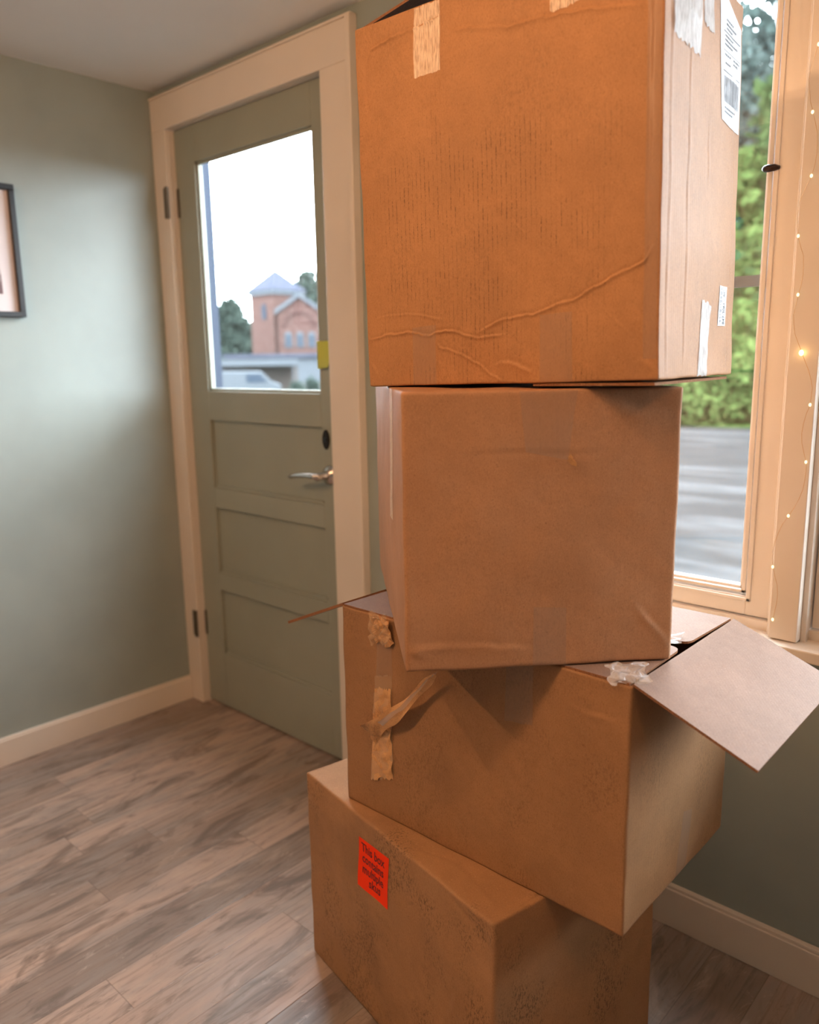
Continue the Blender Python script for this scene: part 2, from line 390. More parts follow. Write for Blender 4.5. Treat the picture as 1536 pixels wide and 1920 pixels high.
# ------------------------------------------------------------------ windows
def window(name, x0, x1, right_edge=True):
    b = MB(); z0, z1 = WB+.037, WT-.01     # sash
    sw = .052
    yf, yb = .030, .072
    b.box((x0+.012, yf, z0), (x0+.012+sw, yb, z1)); b.box((x1-.014-sw, yf, z0), (x1-.014, yb, z1))
    b.box((x0+.012+sw, yf, z0), (x1-.014-sw, yb, z0+.040)); b.box((x0+.012+sw, yf, z1-.05), (x1-.014-sw, yb, z1))
    # moulded inner bead, two steps
    a0, a1, c0, c1 = x0+.012+sw, x1-.014-sw, z0+.040, z1-.05
    for k_, (w_, y_) in enumerate(((-.010, yf-.004), (.004, yf+.006), (.010, yf+.016))):
        wa = max(w_, 0); ww = .005
        b.box((a0+w_, y_, c0+w_), (a0+w_+ww+.004, yb-.006, c1-w_)); b.box((a1-w_-ww-.004, y_, c0+w_), (a1-w_, yb-.006, c1-w_))
        b.box((a0+w_, y_, c0+w_), (a1-w_, yb-.006, c0+w_+ww+.002)); b.box((a0+w_, y_, c1-w_-ww-.002), (a1-w_, yb-.006, c1-w_))
    o = b.build(name, M['trim'], kind='structure', bevel=.0012)
    MB().box((a0+.006, .054, c0+.006), (a1-.006, .058, c1-.006)).build('glass_pane', M['glass'], o)
    f = MB(); f.box((x0, .0, WB+.004), (x0+.010, TH, WT)); f.box((x1-.010, .0, WB+.004), (x1, TH, WT))
    f.box((x0, .020, WB+.012), (x1, TH, WB+.034)); f.box((x0, .0, WT-.008), (x1, TH, WT))
    f.build('window_frame', M['trim'], o, bevel=.001)
    s_ = MB(); s_.box((x0+.012, .098, 1.448), (x1-.012, .112, 1.470)); s_.build('storm_rail', M['rail'], o)
    return o
w1 = window('window_1', W1L, W1R)
window('window_2', W2L, W2R)
lt = MB(); lt.tube([(2.122, .0285, 1.657), (2.116, .022, 1.657), (2.106, .020, 1.657), (2.098, .021, 1.657), (2.094, .022, 1.657)], [.004, .0062, .0072, .0062, .003], 14)
lt.build('window_latch', M['bronze'], w1, smooth=True)
# post between the windows
b = MB(); b.box((W1R, -.022, WB+.016), (W2L, .10, H)); b.build('trim_3', M['trim'], kind='structure', bevel=.002)
b = MB(); b.box((W2R, -.022, WB+.016), (W2R+.10, 0, H)); b.build('trim_4', M['trim'], kind='structure', bevel=.002)
b = MB(); b.box((W1L-.06, -.022, WB+.016), (W1L, 0, WT+.09)); b.box((W1L, -.022, WT), (W1R, 0, WT+.09)); b.box((W2L, -.022, WT), (W2R, 0, WT+.09)); b.build('trim_5', M['trim'], kind='structure', bevel=.002)
b = MB(); b.box((W1L-.07, -.052, WB-.010), (W2R+.11, .030, WB+.014)); b.build('trim_6', M['trim'], kind='structure', bevel=.003)

# unseen roof slab added above the view to cut sky light through the windows
b = MB(); b.box((1.95, TH, 2.84), (5.4, 2.2, 2.92)); b.build('sky_block_roof', M['trim'], kind='structure')

# ------------------------------------------------------------------ picture on the left wall
fx = .001; fy1, fy0 = -.523, -.875; fz0, fz1 = 1.462, 1.862; fw = .017
pic = empty('framed_picture', (fx, (fy0+fy1)/2, fz0), label='black framed picture with pale mat hung on the left wall', cat='picture')
inv = Matrix.Translation((-fx, -(fy0+fy1)/2, -fz0))
def at_parent(o, par):
    o.matrix_parent_inverse = par.matrix_world.inverted(); return o
bpy.context.view_layer.update()
b = MB(); b.box((0.001, fy0, fz0), (.024, fy1, fz0+fw)); b.box((0.001, fy0, fz1-fw), (.024, fy1, fz1)); b.box((0.001, fy0, fz0+fw), (.024, fy0+fw, fz1-fw)); b.box((0.001, fy1-fw, fz0+fw), (.024, fy1, fz1-fw))
at_parent(b.build('frame', M['black'], pic, bevel=.0015), pic)
at_parent(MB().box((.002, fy0+fw, fz0+fw), (.010, fy1-fw, fz1-fw)).build('mat_board', M['mat'], pic), pic)
k = N('print_figure'); kn = k.noise(k.map(k.obj(), (1, 14, 10)), 1.0, 4)
mp = k.done(k.bsdf(k.mix(k.rng(kn, .45, .6), (.62, .55, .54), (.16, .09, .09)), .6))
at_parent(MB().box((.0101, fy0+.062, fz0+.07), (.0106, fy1-.060, fz1-.10)).build('print', mp, pic), pic)

# ------------------------------------------------------------------ cardboard boxes
def hashn(P, s, seed):
    """cheap smooth vector noise on numpy points, returns -1..1"""
    x, y, z = P[..., 0]*s+seed*1.7, P[..., 1]*s+seed*2.9, P[..., 2]*s+seed*.7
    return (np.sin(x*1.0+1.3*np.sin(y*1.1+z*.7))+np.sin(y*1.27+1.7*np.sin(z*.9+x*.5))+np.sin(z*1.13+1.1*np.sin(x*1.3-y*.6)))/3

class Carton:
    FACES = {'F': (lambda w, d, h: ((0, 0, 0), (1, 0, 0), (0, 0, 1), w, h)), 'R': (lambda w, d, h: ((w, 0, 0), (0, 1, 0), (0, 0, 1), d, h)),
             'B': (lambda w, d, h: ((w, d, 0), (-1, 0, 0), (0, 0, 1), w, h)), 'L': (lambda w, d, h: ((0, d, 0), (0, -1, 0), (0, 0, 1), d, h)),
             'T': (lambda w, d, h: ((0, 0, h), (1, 0, 0), (0, 1, 0), w, d)), 'D': (lambda w, d, h: ((0, d, 0), (1, 0, 0), (0, -1, 0), w, d))}
    def __init__(s, w, d, h, bulge, seed, feats, rad=.0032, open_top=False, rough=.0006):
        s.w, s.d, s.h, s.bulge, s.seed, s.feats, s.rad, s.open, s.rough = w, d, h, bulge, seed, feats, rad, open_top, rough
    def disp(s, f, U, V, L, K):
        e = np.minimum(np.minimum(U, L-U), np.minimum(V, K-V)); fade = np.clip(e/.03, 0, 1); fade = fade*fade*(3-2*fade)
        fade2 = np.clip(e/.006, 0, 1)
        bl = s.bulge.get(f, 0.0)
        D = bl*np.sin(np.pi*np.clip(U/L, 0, 1))*np.sin(np.pi*np.clip(V/K, 0, 1))
        Q = np.stack([U, V, 0*U], -1)
        D += fade*.0011*hashn(Q, 17, s.seed+3) + fade*.00022*hashn(Q, 75, s.seed+5)
        for ft in s.feats:
            if ft[0] != f: continue
            pts, amp, wd = ft[1], ft[2], ft[3]
            dist = np.full(U.shape, 9.0); sgn = np.zeros(U.shape); along = np.zeros(U.shape); acc = 0
            jag = .0016 if len(ft) < 5 else ft[4]
            Uw = U+jag*hashn(Q, 115, s.seed+1); Vw = V+jag*1.3*hashn(Q, 135, s.seed+2)+jag*.6*hashn(Q, 300, s.seed+4)
            for (a0, b0), (a1, b1) in zip(pts[:-1], pts[1:]):
                du, dv = a1-a0, b1-b0; l2 = du*du+dv*dv; l = math.sqrt(l2)
                t = np.clip(((Uw-a0)*du+(Vw-b0)*dv)/l2, 0, 1)
                dd = np.hypot(Uw-a0-t*du, Vw-b0-t*dv); sg = ((Uw-a0)*dv-(Vw-b0)*du)/l
                mk = dd < dist; dist = np.where(mk, dd, dist); sgn = np.where(mk, sg, sgn); along = np.where(mk, acc+t*l, along)
                acc += l
            tap = np.clip(np.minimum(along, acc-along)/.02, .15, 1)
            prof = np.exp(-(dist/wd)**2)*.7 + .6*np.tanh(sgn/wd*1.2)*np.exp(-(dist/(wd*2.6))**2)
            D += amp*prof*tap*fade2*(.75+.45*hashn(Q, 60, s.seed+8))
        return D
    def pos(s, f, U, V, off=0.0):
        o, a, b, L, K = Carton.FACES[f](s.w, s.d, s.h); o, a, b = map(np.array, (o, a, b)); n = np.cross(a, b)
        P = o+U[..., None]*a+V[..., None]*b
        lo = np.array([s.rad, s.rad, s.rad]); hi = np.array([s.w-s.rad, s.d-s.rad, s.h-s.rad])
        if s.open: hi[2] = s.h+1
        Q = np.clip(P, lo, hi); dlt = P-Q; ln = np.linalg.norm(dlt, axis=-1, keepdims=True); ln[ln == 0] = 1
        R_ = Q+dlt/ln*s.rad
        wob = np.stack([hashn(P, 38, s.seed), hashn(P, 41, s.seed+9), hashn(P, 36, s.seed+17)], -1)*s.rough
        return R_+wob+n*(s.disp(f, U, V, L, K)+off)[..., None]
    def body(s, name, mat, parent, step=.0042, faces='FRBLTD'):
        key = {}; vs = []; fs = []
        for f in faces:
            if s.open and f == 'T': continue
            o, a, b, L, K = Carton.FACES[f](s.w, s.d, s.h)
            st = step if f in 'FR' or (f in 'LT' and s.fine(f)) else step*2
            sizes = {abs(round(L, 5)): 0}
            nu = max(2, int(round(L/step))); nv = max(2, int(round(K/step)))
            if f in 'BD': pass
            if f in 'BDL' and step < .003: nu //= 3; nv //= 3
            us = np.linspace(0, L, nu+1); vv = np.linspace(0, K, nv+1)
            U, V = np.meshgrid(us, vv, indexing='ij'); P = s.pos(f, U, V)
            idx = np.zeros((nu+1, nv+1), int)
            Pr = np.round(P*2e4).astype(int)
            for i in range(nu+1):
                for j in range(nv+1):
                    if 0 < i < nu and 0 < j < nv: idx[i, j] = len(vs); vs.append(P[i, j])
                    else:
                        kk = tuple(Pr[i, j])
                        if kk in key: idx[i, j] = key[kk]
                        else: key[kk] = idx[i, j] = len(vs); vs.append(P[i, j])
            q = np.stack([idx[:-1, :-1], idx[1:, :-1], idx[1:, 1:], idx[:-1, 1:]], -1).reshape(-1, 4); fs += q.tolist()
        me = bpy.data.meshes.new(name); me.from_pydata([tuple(p) for p in vs], [], fs); me.update()
        o = link(name, me, mat, parent, smooth=True)
        return o
    def fine(s, f): return True
    def patch(s, name, mat, parent, f, quad, nu=14, nv=24, off=.0006, jag=0.0, wr=0.0, seed=0, thick=0.0, **kw):
        """sheet stuck on a face; quad = 4 uv corners bl, br, tr, tl"""
        bl, br, tr, tl = [np.array(q, float) for q in quad]
        rs = np.random.RandomState(seed+11)
        S, T = np.meshgrid(np.linspace(0, 1, nu+1), np.linspace(0, 1, nv+1), indexing='ij')
        UV = ((1-S)*(1-T))[..., None]*bl+(S*(1-T))[..., None]*br+(S*T)[..., None]*tr+((1-S)*T)[..., None]*tl
        if jag:
            j0 = rs.uniform(-jag, jag, nu+1); j1 = rs.uniform(-jag, jag, nu+1)
            UV[:, 0, 1] += j0; UV[:, -1, 1] += j1
        U, V = UV[..., 0], UV[..., 1]
        Q = np.stack([U, V, 0*U], -1)
        of = off+wr*(.5+.5*hashn(Q, 160, seed))*(.5+.5*hashn(Q, 70, seed+3))
        P = s.pos(f, U, V, of)
        me = bpy.data.meshes.new(name); W = nv+1
        fs = [(i*W+j, (i+1)*W+j, (i+1)*W+j+1, i*W+j+1) for i in range(nu) for j in range(nv)]
        me.from_pydata([tuple(p) for p in P.reshape(-1, 3)], [], fs)
        o = link(name, me, mat, parent, smooth=True, **kw)
        return o

def place(x, y, z, yaw, tilt_y=0.0, tilt_x=0.0):
    return Matrix.Translation((x, y, z)) @ Matrix.Rotation(yaw, 4, 'Z') @ Matrix.Rotation(tilt_y, 4, 'Y') @ Matrix.Rotation(tilt_x, 4, 'X')
def plate(name, mat, parent, outline, t, f3, bevel=.0008, n=None):
    b = MB(); b.prism(outline, f3, 0, t); 
    o = b.build(name, parent=parent, mats=[mat, M['edge']], bevel=0)
    for p in list(o.data.polygons)[2:]: p.material_index = 1
    return o
def text_mesh(body, size, align='LEFT', bold=0.0):
    cu = bpy.data.curves.new('txt', 'FONT'); cu.body = body; cu.size = size; cu.align_x = align; cu.offset = bold; cu.resolution_u = 3
    o = bpy.data.objects.new('txt', cu); C.objects.link(o)
    dg = bpy.context.evaluated_depsgraph_get(); me = bpy.data.meshes.new_from_object(o.evaluated_get(dg))
    bpy.data.objects.remove(o); bpy.data.curves.remove(cu)
    me.materials.clear()
    return me
def put_on_face(carton, me, f, fn, off=.0012):
    """map 2d mesh vertices through fn(x, y) -> (u, v) on the face"""
    n = len(me.vertices); A = np.array([fn(v.co.x, v.co.y) for v in me.vertices])
    P = carton.pos(f, A[:, 0], A[:, 1], off)
    for v, p in zip(me.vertices, P): v.co = Vector(p)
    me.update(); return me

# ---- bottom carton with the orange label
B4 = Carton(.600, .410, .4375, {'F': .004, 'R': .003, 'T': .0015}, 4, [
    ('F', [(.50, .436), (.56, .425), (.597, .428)], -.002, .003), ('T', [(.575, .02), (.578, .12), (.575, .25)], .0016, .0014, .0004),
    ('F', [(.484, .43), (.55, .412), (.60, .405)], -.002, .006), ('F', [(.45, .12), (.49, .20), (.52, .27)], .0015, .006),
    ('F', [(.20, .06), (.26, .16), (.30, .22)], .001, .006), ('T', [(.36, .02), (.45, .05), (.59, .03)], .0015, .004),
    ('F', [(.592, .0), (.592, .43)], .001, .003), ('T', [(.585, .0), (.588, .20), (.588, .40)], -.0022, .0025, .0003),
    ('R', [(.02, .43), (.008, .40), (.01, .2)], .0015, .004)], rough=.0013)
c4 = empty('cardboard_box', mat=place(1.437, -.618, .0008, -.198), label='wide closed cardboard box on the floor, lowest of the stack, bearing an orange label', cat='box', group='cardboard boxes in the stack')
B4.body('carton', M['kraft4'], c4)
lab = B4.patch('orange_label', M['orange'], c4, 'F', [(.205, .287), (.309, .291), (.314, .399), (.210, .393)], 8, 8, .0007)
for i, ln in enumerate(['This box', 'contains', 'multiple', 'skus']):
    me = text_mesh(ln, .0255, 'CENTER', .0005)
    fn = lambda x, y, i=i: (.2590+(.006 if i == 3 else 0)+x*.90, .3700-i*.0222+y+(x*.90)*.05)
    link('lettering', put_on_face(B4, me, 'F', fn, .0011), M['ink_red'], lab)
B4.patch('seam_tape', M['tape_clear'], c4, 'L', [(.18, .37), (.23, .37), (.23, .4365), (.18, .4365)], 8, 8)

# ---- second carton, open flaps
Z3 = .4385; h3b = .4065
B3 = Carton(.608, .388, h3b, {'F': .003, 'R': .004}, 3, [
    ('F', [(.500, .362), (.511, .350), (.540, .346), (.603, .349)], .0017, .0028), ('F', [(.003, .331), (.045, .336), (.084, .340)], .0012, .0025),
    ('F', [(.60, .10), (.601, .40)], .001, .004), ('F', [(.33, .1), (.37, .2), (.38, .3)], .0008, .01)], open_top=True, rough=.0009)
c3 = empty('cardboard_box', mat=place(1.581, -.630, Z3, .003), label='opened cardboard box with a pale flap hanging out and torn tape, second from floor', cat='box', group='cardboard boxes in the stack')
bd = B3.body('carton', M['kraft3'], c3, faces='FRBLD')
so = bd.modifiers.new('wall', 'SOLIDIFY'); so.thickness = .004; so.offset = -1
zt = h3b; t = .004
def rounded(pts, r, which):
    out = []
    n = len(pts)
    for i, p in enumerate(pts):
        if i not in which: out.append(p); continue
        P = Vector(p); A = (Vector(pts[i-1])-P).normalized(); B = (Vector(pts[(i+1) % n])-P).normalized()
        for q in range(6):
            tt = q/5; a = P+A*r; b_ = P+B*r
            out.append(tuple((1-tt)**2*a+2*tt*(1-tt)*P+tt**2*b_))
    return out
fl = plate('flap', M['kraft_in'], c3, rounded([(.004, .002), (.603, .002), (.599, .186), (.010, .182)], .02, (2, 3)), t, lambda p, d: (p[0], p[1], zt+d))
tag(fl, 'front flap folded in under the box above')
fl = plate('flap', M['kraft_in'], c3, rounded([(.012, .218), (.597, .216), (.603, .386), (.004, .386)], .02, (0, 1)), t, lambda p, d: (p[0], p[1], zt-.0005+d))
tag(fl, 'back flap folded in with a rounded corner')
ang = .385; ca, sa = math.cos(ang), math.sin(ang)
fl = plate('flap', M['kraft_in'], c3, [(.0, .004), (.192, .006), (.190, .383), (.0, .386)], t, lambda p, d: (.6065+p[0]*ca+d*sa, p[1], zt-p[0]*sa+d*ca-.0012*math.sin(p[0]*16)))
tag(fl, 'wide pale flap hanging out to the right')
ang2 = .408; cb, sb = math.cos(ang2), math.sin(ang2)
fl = plate('flap', M['kraft_in'], c3, [(.0, .003), (.0, .386), (.186, .383), (.188, .004)], .0055, lambda p, d: (.0015-p[0]*cb-d*sb, p[1], zt-p[0]*sb+d*cb))
tag(fl, 'flap seen edge on, sloping down to the left')
B3.patch('clear_tape', M['tape_clear'], c3, 'F', [(.388, .290), (.441, .296), (.441, .405), (.388, .405)], 10, 20, jag=.001)
B3.patch('seam_tape', M['tape_clear'], c3, 'R', [(.185, .002), (.225, .002), (.235, .11), (.200, .12)], 8, 16)
# torn tape with peeled paper down the front
tt_ = B3.patch('torn_tape', M['tape_torn'], c3, 'F', [(.070, .067), (.132, .092), (.134, .300), (.090, .290)], 16, 50, off=.0010, jag=.003, wr=.006, seed=5, label='crinkled clear tape torn down the front')
B3.patch('peeled_paper', M['peel'], tt_, 'F', [(.071, .069), (.130, .091), (.131, .272), (.088, .262)], 16, 60, off=.0006, jag=.005, wr=.0055, seed=8)
B3.patch('tape_stretch', M['tape_clear'], tt_, 'F', [(.092, .285), (.136, .300), (.132, .372), (.096, .365)], 12, 20, off=.0008, wr=.002, seed=9)
# crumpled upper end
def crumple(name, mat, parent, origin, ax, ay, su, sv, amp, seed, n=22, jag=.12, **kw):
    rs = np.random.RandomState(seed); ax, ay = Vector(ax).normalized(), Vector(ay).normalized(); az = ax.cross(ay)
    S, T = np.meshgrid(np.linspace(-.5, .5, n), np.linspace(-.5, .5, n), indexing='ij')
    Q = np.stack([S*3, T*3, 0*S], -1)
    rim = 1+jag*hashn(np.stack([np.arctan2(S, T)*2, S*0, T*0], -1), 2.2, seed)
    D = hashn(Q, 2.6, seed)*.6+hashn(Q, 5.2, seed+4)*.35+np.abs(hashn(Q, 9, seed+8))*.25
    Ux = S*su*rim+.12*su*hashn(Q, 4, seed+2); Uy = T*sv*rim+.12*sv*hashn(Q, 4, seed+6)
    vs = [tuple(Vector(origin)+ax*float(a)+ay*float(b_)+az*float(c_)) for a, b_, c_ in zip(Ux.ravel(), Uy.ravel(), (D*amp).ravel())]
    fs = [(i*n+j, (i+1)*n+j, (i+1)*n+j+1, i*n+j+1) for i in range(n-1) for j in range(n-1)]
    me = bpy.data.meshes.new(name); me.from_pydata(vs, [], fs)
    return link(name, me, mat, parent, **kw)
crumple('tape_wad', M['tape_torn'], tt_, (.112, -.010, .385), (1, 0, .1), (0, -.1, 1), .050, .062, .012, 3)
crumple('peeled_scrap', M['peel'], tt_, (.112, -.006, .383), (1, 0, 0), (0, -.2, 1), .046, .056, .009, 7)
# dangling twisted strip
def ribbon(name, mat, parent, pts, wid, tw, nrm=(0, -1, 0), n=40, **kw):
    pts = [Vector(p) for p in pts]; vs = []; fs = []
    for i in range(n+1):
        x = i/n*(len(pts)-1); a = min(int(x), len(pts)-2); q = x-a
        p0, p1, p2, p3 = pts[max(a-1, 0)], pts[a], pts[a+1], pts[min(a+2, len(pts)-1)]
        p = .5*((2*p1)+(-p0+p2)*q+(2*p0-5*p1+4*p2-p3)*q*q+(-p0+3*p1-3*p2+p3)*q**3)
        tg = (p2-p1).normalized(); nn = Vector(nrm); sd = tg.cross(nn).normalized()
        an = tw(i/n); sd = sd*math.cos(an)+tg.cross(sd)*math.sin(an)
        ww = wid(i/n); up_ = tg.cross(sd)
        for j in range(5):
            s_ = (j/4-.5); vs.append(tuple(p+sd*ww*s_+up_*.25*ww*math.cos(s_*9+i*.5)*.25))
    for i in range(n):
        for j in range(4): a = i*5+j; fs.append((a, a+1, a+6, a+5))
    me = bpy.data.meshes.new(name); me.from_pydata(vs, [], fs)
    return link(name, mat=mat, me=me, parent=parent, smooth=True, **kw)
rb = ribbon('dangling_strip', M['peel'], tt_, [(.074, -.010, .168), (.094, -.019, .184), (.122, -.022, .208), (.152, -.024, .231), (.188, -.026, .264), (.221, -.028, .301), (.247, -.030, .328), (.264, -.032, .345)],
       lambda q: .034*(1-q)**1.3+.0105+.004*math.sin(q*17), lambda q: .35*math.sin(q*9)+.2)
ribbon('tape_film', M['film'], rb, [(.122, -.025, .208), (.152, -.027, .231), (.188, -.029, .264), (.221, -.031, .301), (.247, -.034, .330), (.268, -.036, .350)],
       lambda q: .012+.006*abs(math.sin(q*5)), lambda q: .6+1.2*q)

# ---- third carton, turned towards the viewer
Z2 = .8505
B2 = Carton(.410, .655, .4155, {'F': .004, 'L': .003}, 2, [
    ('F', [(.073, .327), (.174, .328), (.249, .325), (.316, .329)], -.0011, .0028, .0004), ('F', [(.345, .098), (.375, .061), (.408, .029)], .0018, .003, .0006),
    ('F', [(.356, .080), (.393, .043), (.408, .014)], .0016, .0028, .0006), ('F', [(.003, .033), (.04, .039), (.080, .040), (.14, .034), (.194, .028)], .0015, .004),
    ('F', [(.33, .31), (.36, .285), (.39, .262)], .0007, .002), ('F', [(.02, .375), (.06, .34), (.08, .33)], .0007, .003),
    ('F', [(.30, .40), (.35, .375), (.40, .38)], .0016, .008), ('F', [(.03, .02), (.012, .03), (.004, .04)], .002, .004),
    ('L', [(.625, .0), (.628, .41)], .0012, .004)], rough=.0009)
c2 = empty('cardboard_box', mat=place(1.915, -.809, Z2, .836), label='plain square-fronted cardboard box turned toward the viewer, third from the floor', cat='box', group='cardboard boxes in the stack')
B2.body('carton', M['kraft2'], c2)
B2.patch('clear_tape', M['tape_clear'], c2, 'F', [(.193, .001), (.244, .001), (.243, .092), (.193, .095)], 10, 20)
B2.patch('clear_tape', M['tape_clear'], c2, 'F', [(.178, .327), (.240, .315), (.253, .414), (.168, .414)], 20, 24, wr=.0022, seed=3, label='wrinkled clear tape under the top edge')
B2.patch('side_tape', M['tape_fibre'], c2, 'L', [(.44, .20), (.49, .20), (.49, .414), (.44, .414)], 8, 20)
# torn nick of liner paper
nk = MB(); cx_, cz_ = .243, .311
nk.poly([(cx_-.006, -.0062, cz_+.004), (cx_+.001, -.0058, cz_-.003), (cx_+.008, -.0115, cz_-.005), (cx_+.006, -.0150, cz_+.002), (cx_, -.0125, cz_+.008)])
nk.poly([(cx_-.004, -.0060, cz_+.008), (cx_-.001, -.0056, cz_+.003), (cx_+.003, -.0098, cz_+.007), (cx_-.001, -.0095, cz_+.013)])
nk.build('torn_nick', M['peel'], c2)

# ---- top carton
Z1 = 1.2685
B1 = Carton(.522, .355, .584, {'F': .0045, 'R': .003}, 1, [
    ('F', [(.003, .080), (.038, .088), (.091, .090), (.138, .083), (.168, .091), (.229, .074), (.278, .076)], .0030, .0013),
    ('F', [(.146, .078), (.156, .063), (.182, .055), (.213, .042), (.252, .017), (.274, .005)], .0026, .0012),
    ('F', [(.232, .083), (.281, .101), (.329, .103), (.356, .110), (.395, .119), (.432, .135), (.464, .149), (.499, .163), (.513, .180)], .0030, .0013),
    ('F', [(.272, .268), (.322, .219), (.416, .130), (.496, .051)], .0006, .0009, 0.0),
    ('F', [(.020, .116), (.045, .120), (.069, .1205), (.095, .1195), (.120, .116), (.168, .106)], .0012, .0012, .0003),
    ('F', [(.252, .026), (.272, .033), (.291, .033), (.328, .015)], .002, .0025),
    ('F', [(.023, .523), (.034, .545), (.080, .552), (.128, .553), (.179, .562)], .0036, .0015),
    ('F', [(.188, .535), (.222, .530), (.291, .511), (.343, .509), (.396, .505), (.491, .486)], .0026, .0018),
    ('F', [(.240, .575), (.239, .453)], .0007, .003, 0.0), ('F', [(.014, .57), (.018, .44)], .0016, .0028), ('F', [(.030, .49), (.06, .45)], .0006, .002),
    ('F', [(.505, .58), (.506, .01)], -.0014, .0035, .0006), ('F', [(.004, .045), (.03, .010)], .0016, .003), ('F', [(.485, .022), (.50, .03), (.517, .01)], .0018, .004),
    ('R', [(.10, .02), (.10, .30), (.102, .56)], .0011, .003, .0004), ('R', [(.028, .0), (.028, .58)], .0012, .003, .0004), ('R', [(.19, .28), (.192, .38)], .0008, .003), ('R', [(.32, .02), (.325, .56)], -.0012, .0025, .0005)], rough=.0010)
c1 = empty('cardboard_box', mat=place(1.697, -.6545, Z1-.0022, .094, -.024) @ Matrix.Scale(.965, 4), label='large scuffed cardboard box with creased front and a white shipping label, topmost of the stack', cat='box', group='cardboard boxes in the stack')
B1.open = False
bd = B1.body('carton', M['kraft1'], c1, step=.0017, faces='FRBLD')
# top flaps: one lifted, one shut
fl = plate('flap', M['kraft_in'], c1, [(.0, .006), (.175, .010), (.175, .350), (.0, .350)], .004, lambda p, d: (.003+p[0]*math.cos(.20)-d*math.sin(.2), p[1], .5795+p[0]*math.sin(.20)+d*math.cos(.2)))
tag(fl, 'top flap lifted at the left')
plate('flap', M['kraft_in'], c1, [(.345, .006), (.519, .006), (.519, .350), (.345, .350)], .004, lambda p, d: (p[0], p[1], .5785+d))
plate('flap', M['kraft_in'], c1, [(.010, .185), (.512, .185), (.512, .352), (.010, .352)], .004, lambda p, d: (p[0], p[1], .574+d))
plate('flap', M['kraft1'], c1, [(.325, .004), (.518, -.001), (.519, .34), (.325, .30)], .004, lambda p, d: (p[0], p[1], -.0046+d-.0025*(p[0]-.325)/.19))
B1.patch('fibre_tape', M['tape_fibre'], c1, 'F', [(.123, .480), (.172, .481), (.172, .581), (.123, .581)], 14, 24, jag=.001, wr=.001, seed=2, label='fibre tape strip over the top edge, left')
B1.patch('fibre_tape', M['tape_fibre'], c1, 'F', [(.360, .512), (.404, .514), (.404, .581), (.360, .581)], 14, 24, jag=.002, wr=.001, seed=4, label='fibre tape strip over the top edge, right')
B1.patch('clear_tape', M['tape_clear'], c1, 'F', [(.098, .001), (.146, .001), (.150, .099), (.102, .096)], 10, 24)
B1.patch('clear_tape', M['tape_clear'], c1, 'F', [(.339, .001), (.393, .001), (.393, .102), (.340, .101)], 10, 24)
B1.patch('corner_tape', M['tape_clear'], c1, 'F', [(.500, .03), (.5195, .03), (.5195, .575), (.500, .575)], 16, 330, off=.0009)
# right side
B1.patch('white_tape', M['tape_silver'], c1, 'R', [(.030, .452), (.138, .452), (.146, .575), (.030, .575)], 22, 24, jag=.0035, wr=.002, seed=12, label='torn white fibre tape, wider strip')
B1.patch('white_tape', M['tape_silver'], c1, 'R', [(.152, .500), (.202, .498), (.203, .575), (.150, .575)], 14, 18, jag=.003, wr=.0015, seed=13, label='torn white fibre tape, narrower strip')
B1.patch('clear_tape', M['tape_silver'], c1, 'R', [(.168, .001), (.214, .001), (.222, .108), (.176, .118)], 10, 24, jag=.003, wr=.0015, seed=15)
sl = B1.patch('shipping_label', M['white_label'], c1, 'R', [(.246, .392), (.345, .388), (.345, .546), (.229, .578)], 10, 16, off=.0008)
b = MB()
def rect(u0, v0, u1, v1):
    for s_ in range(1): b.poly([(u0, v0, 0), (u1, v0, 0), (u1, v1, 0), (u0, v1, 0)])
rs = random.Random(4)
u = .256
while u < .335:                       # bar code
    w_ = rs.choice((.0012, .002, .0032)); rect(u, .420, u+w_, .458); u += w_+rs.choice((.0012, .002, .0028))
rect(.252, .4635, .338, .4650); rect(.250, .5190, .338, .5205); rect(.250, .4930, .338, .4938)
me = bpy.data.meshes.new('print'); me.from_pydata(b.v, [], b.f); link('bar_code', put_on_face(B1, me, 'R', lambda x, y: (x, y), .0013), M['ink_grey'], sl)
rows = [(.536, .262, .300), (.530, .262, .315), (.524, .262, .290), (.513, .256, .300), (.507, .256, .320), (.501, .256, .296), (.487, .300, .330), (.481, .300, .325), (.475, .262, .284), (.487, .258, .282), (.411, .262, .312), (.405, .262, .300)]
for nm, sel in (('address_block', rows[:6]), ('routing_line', rows[6:8]), ('routing_line', rows[8:10]), ('footer_line', rows[10:])):
    b = MB()
    for v_, u0, u1 in sel:
        x = u0
        while x < u1:
            w_ = rs.uniform(.003, .008); rect(x, v_, x+w_, v_+.003); x += w_+.0015
    me = bpy.data.meshes.new('print'); me.from_pydata(b.v, [], b.f); link(nm, put_on_face(B1, me, 'R', lambda x, y: (x, y), .0013), M['ink_grey'], sl)
st = B1.patch('small_sticker', M['white_label'], c1, 'R', [(.266, .081), (.306, .081), (.311, .144), (.266, .144)], 4, 8, off=.0008)
me = text_mesh('847-3061 - AC', .0120, 'LEFT', .0001)
link('lettering', put_on_face(B1, me, 'R', lambda x, y: (.3000-y*1.5, .0835+x*.76), .0013), M['ink'], st)
b = MB(); x = .086
while x < .138:
    w_ = rs.uniform(.002, .006); rect(.272, x, .2745, x+w_); rect(.278, x+.001, .2805, x+w_); x += w_+.0016
me = bpy.data.meshes.new('print'); me.from_pydata(b.v, [], b.f); link('fine_print', put_on_face(B1, me, 'R', lambda x, y: (x, y), .0013), M['ink_grey'], st)

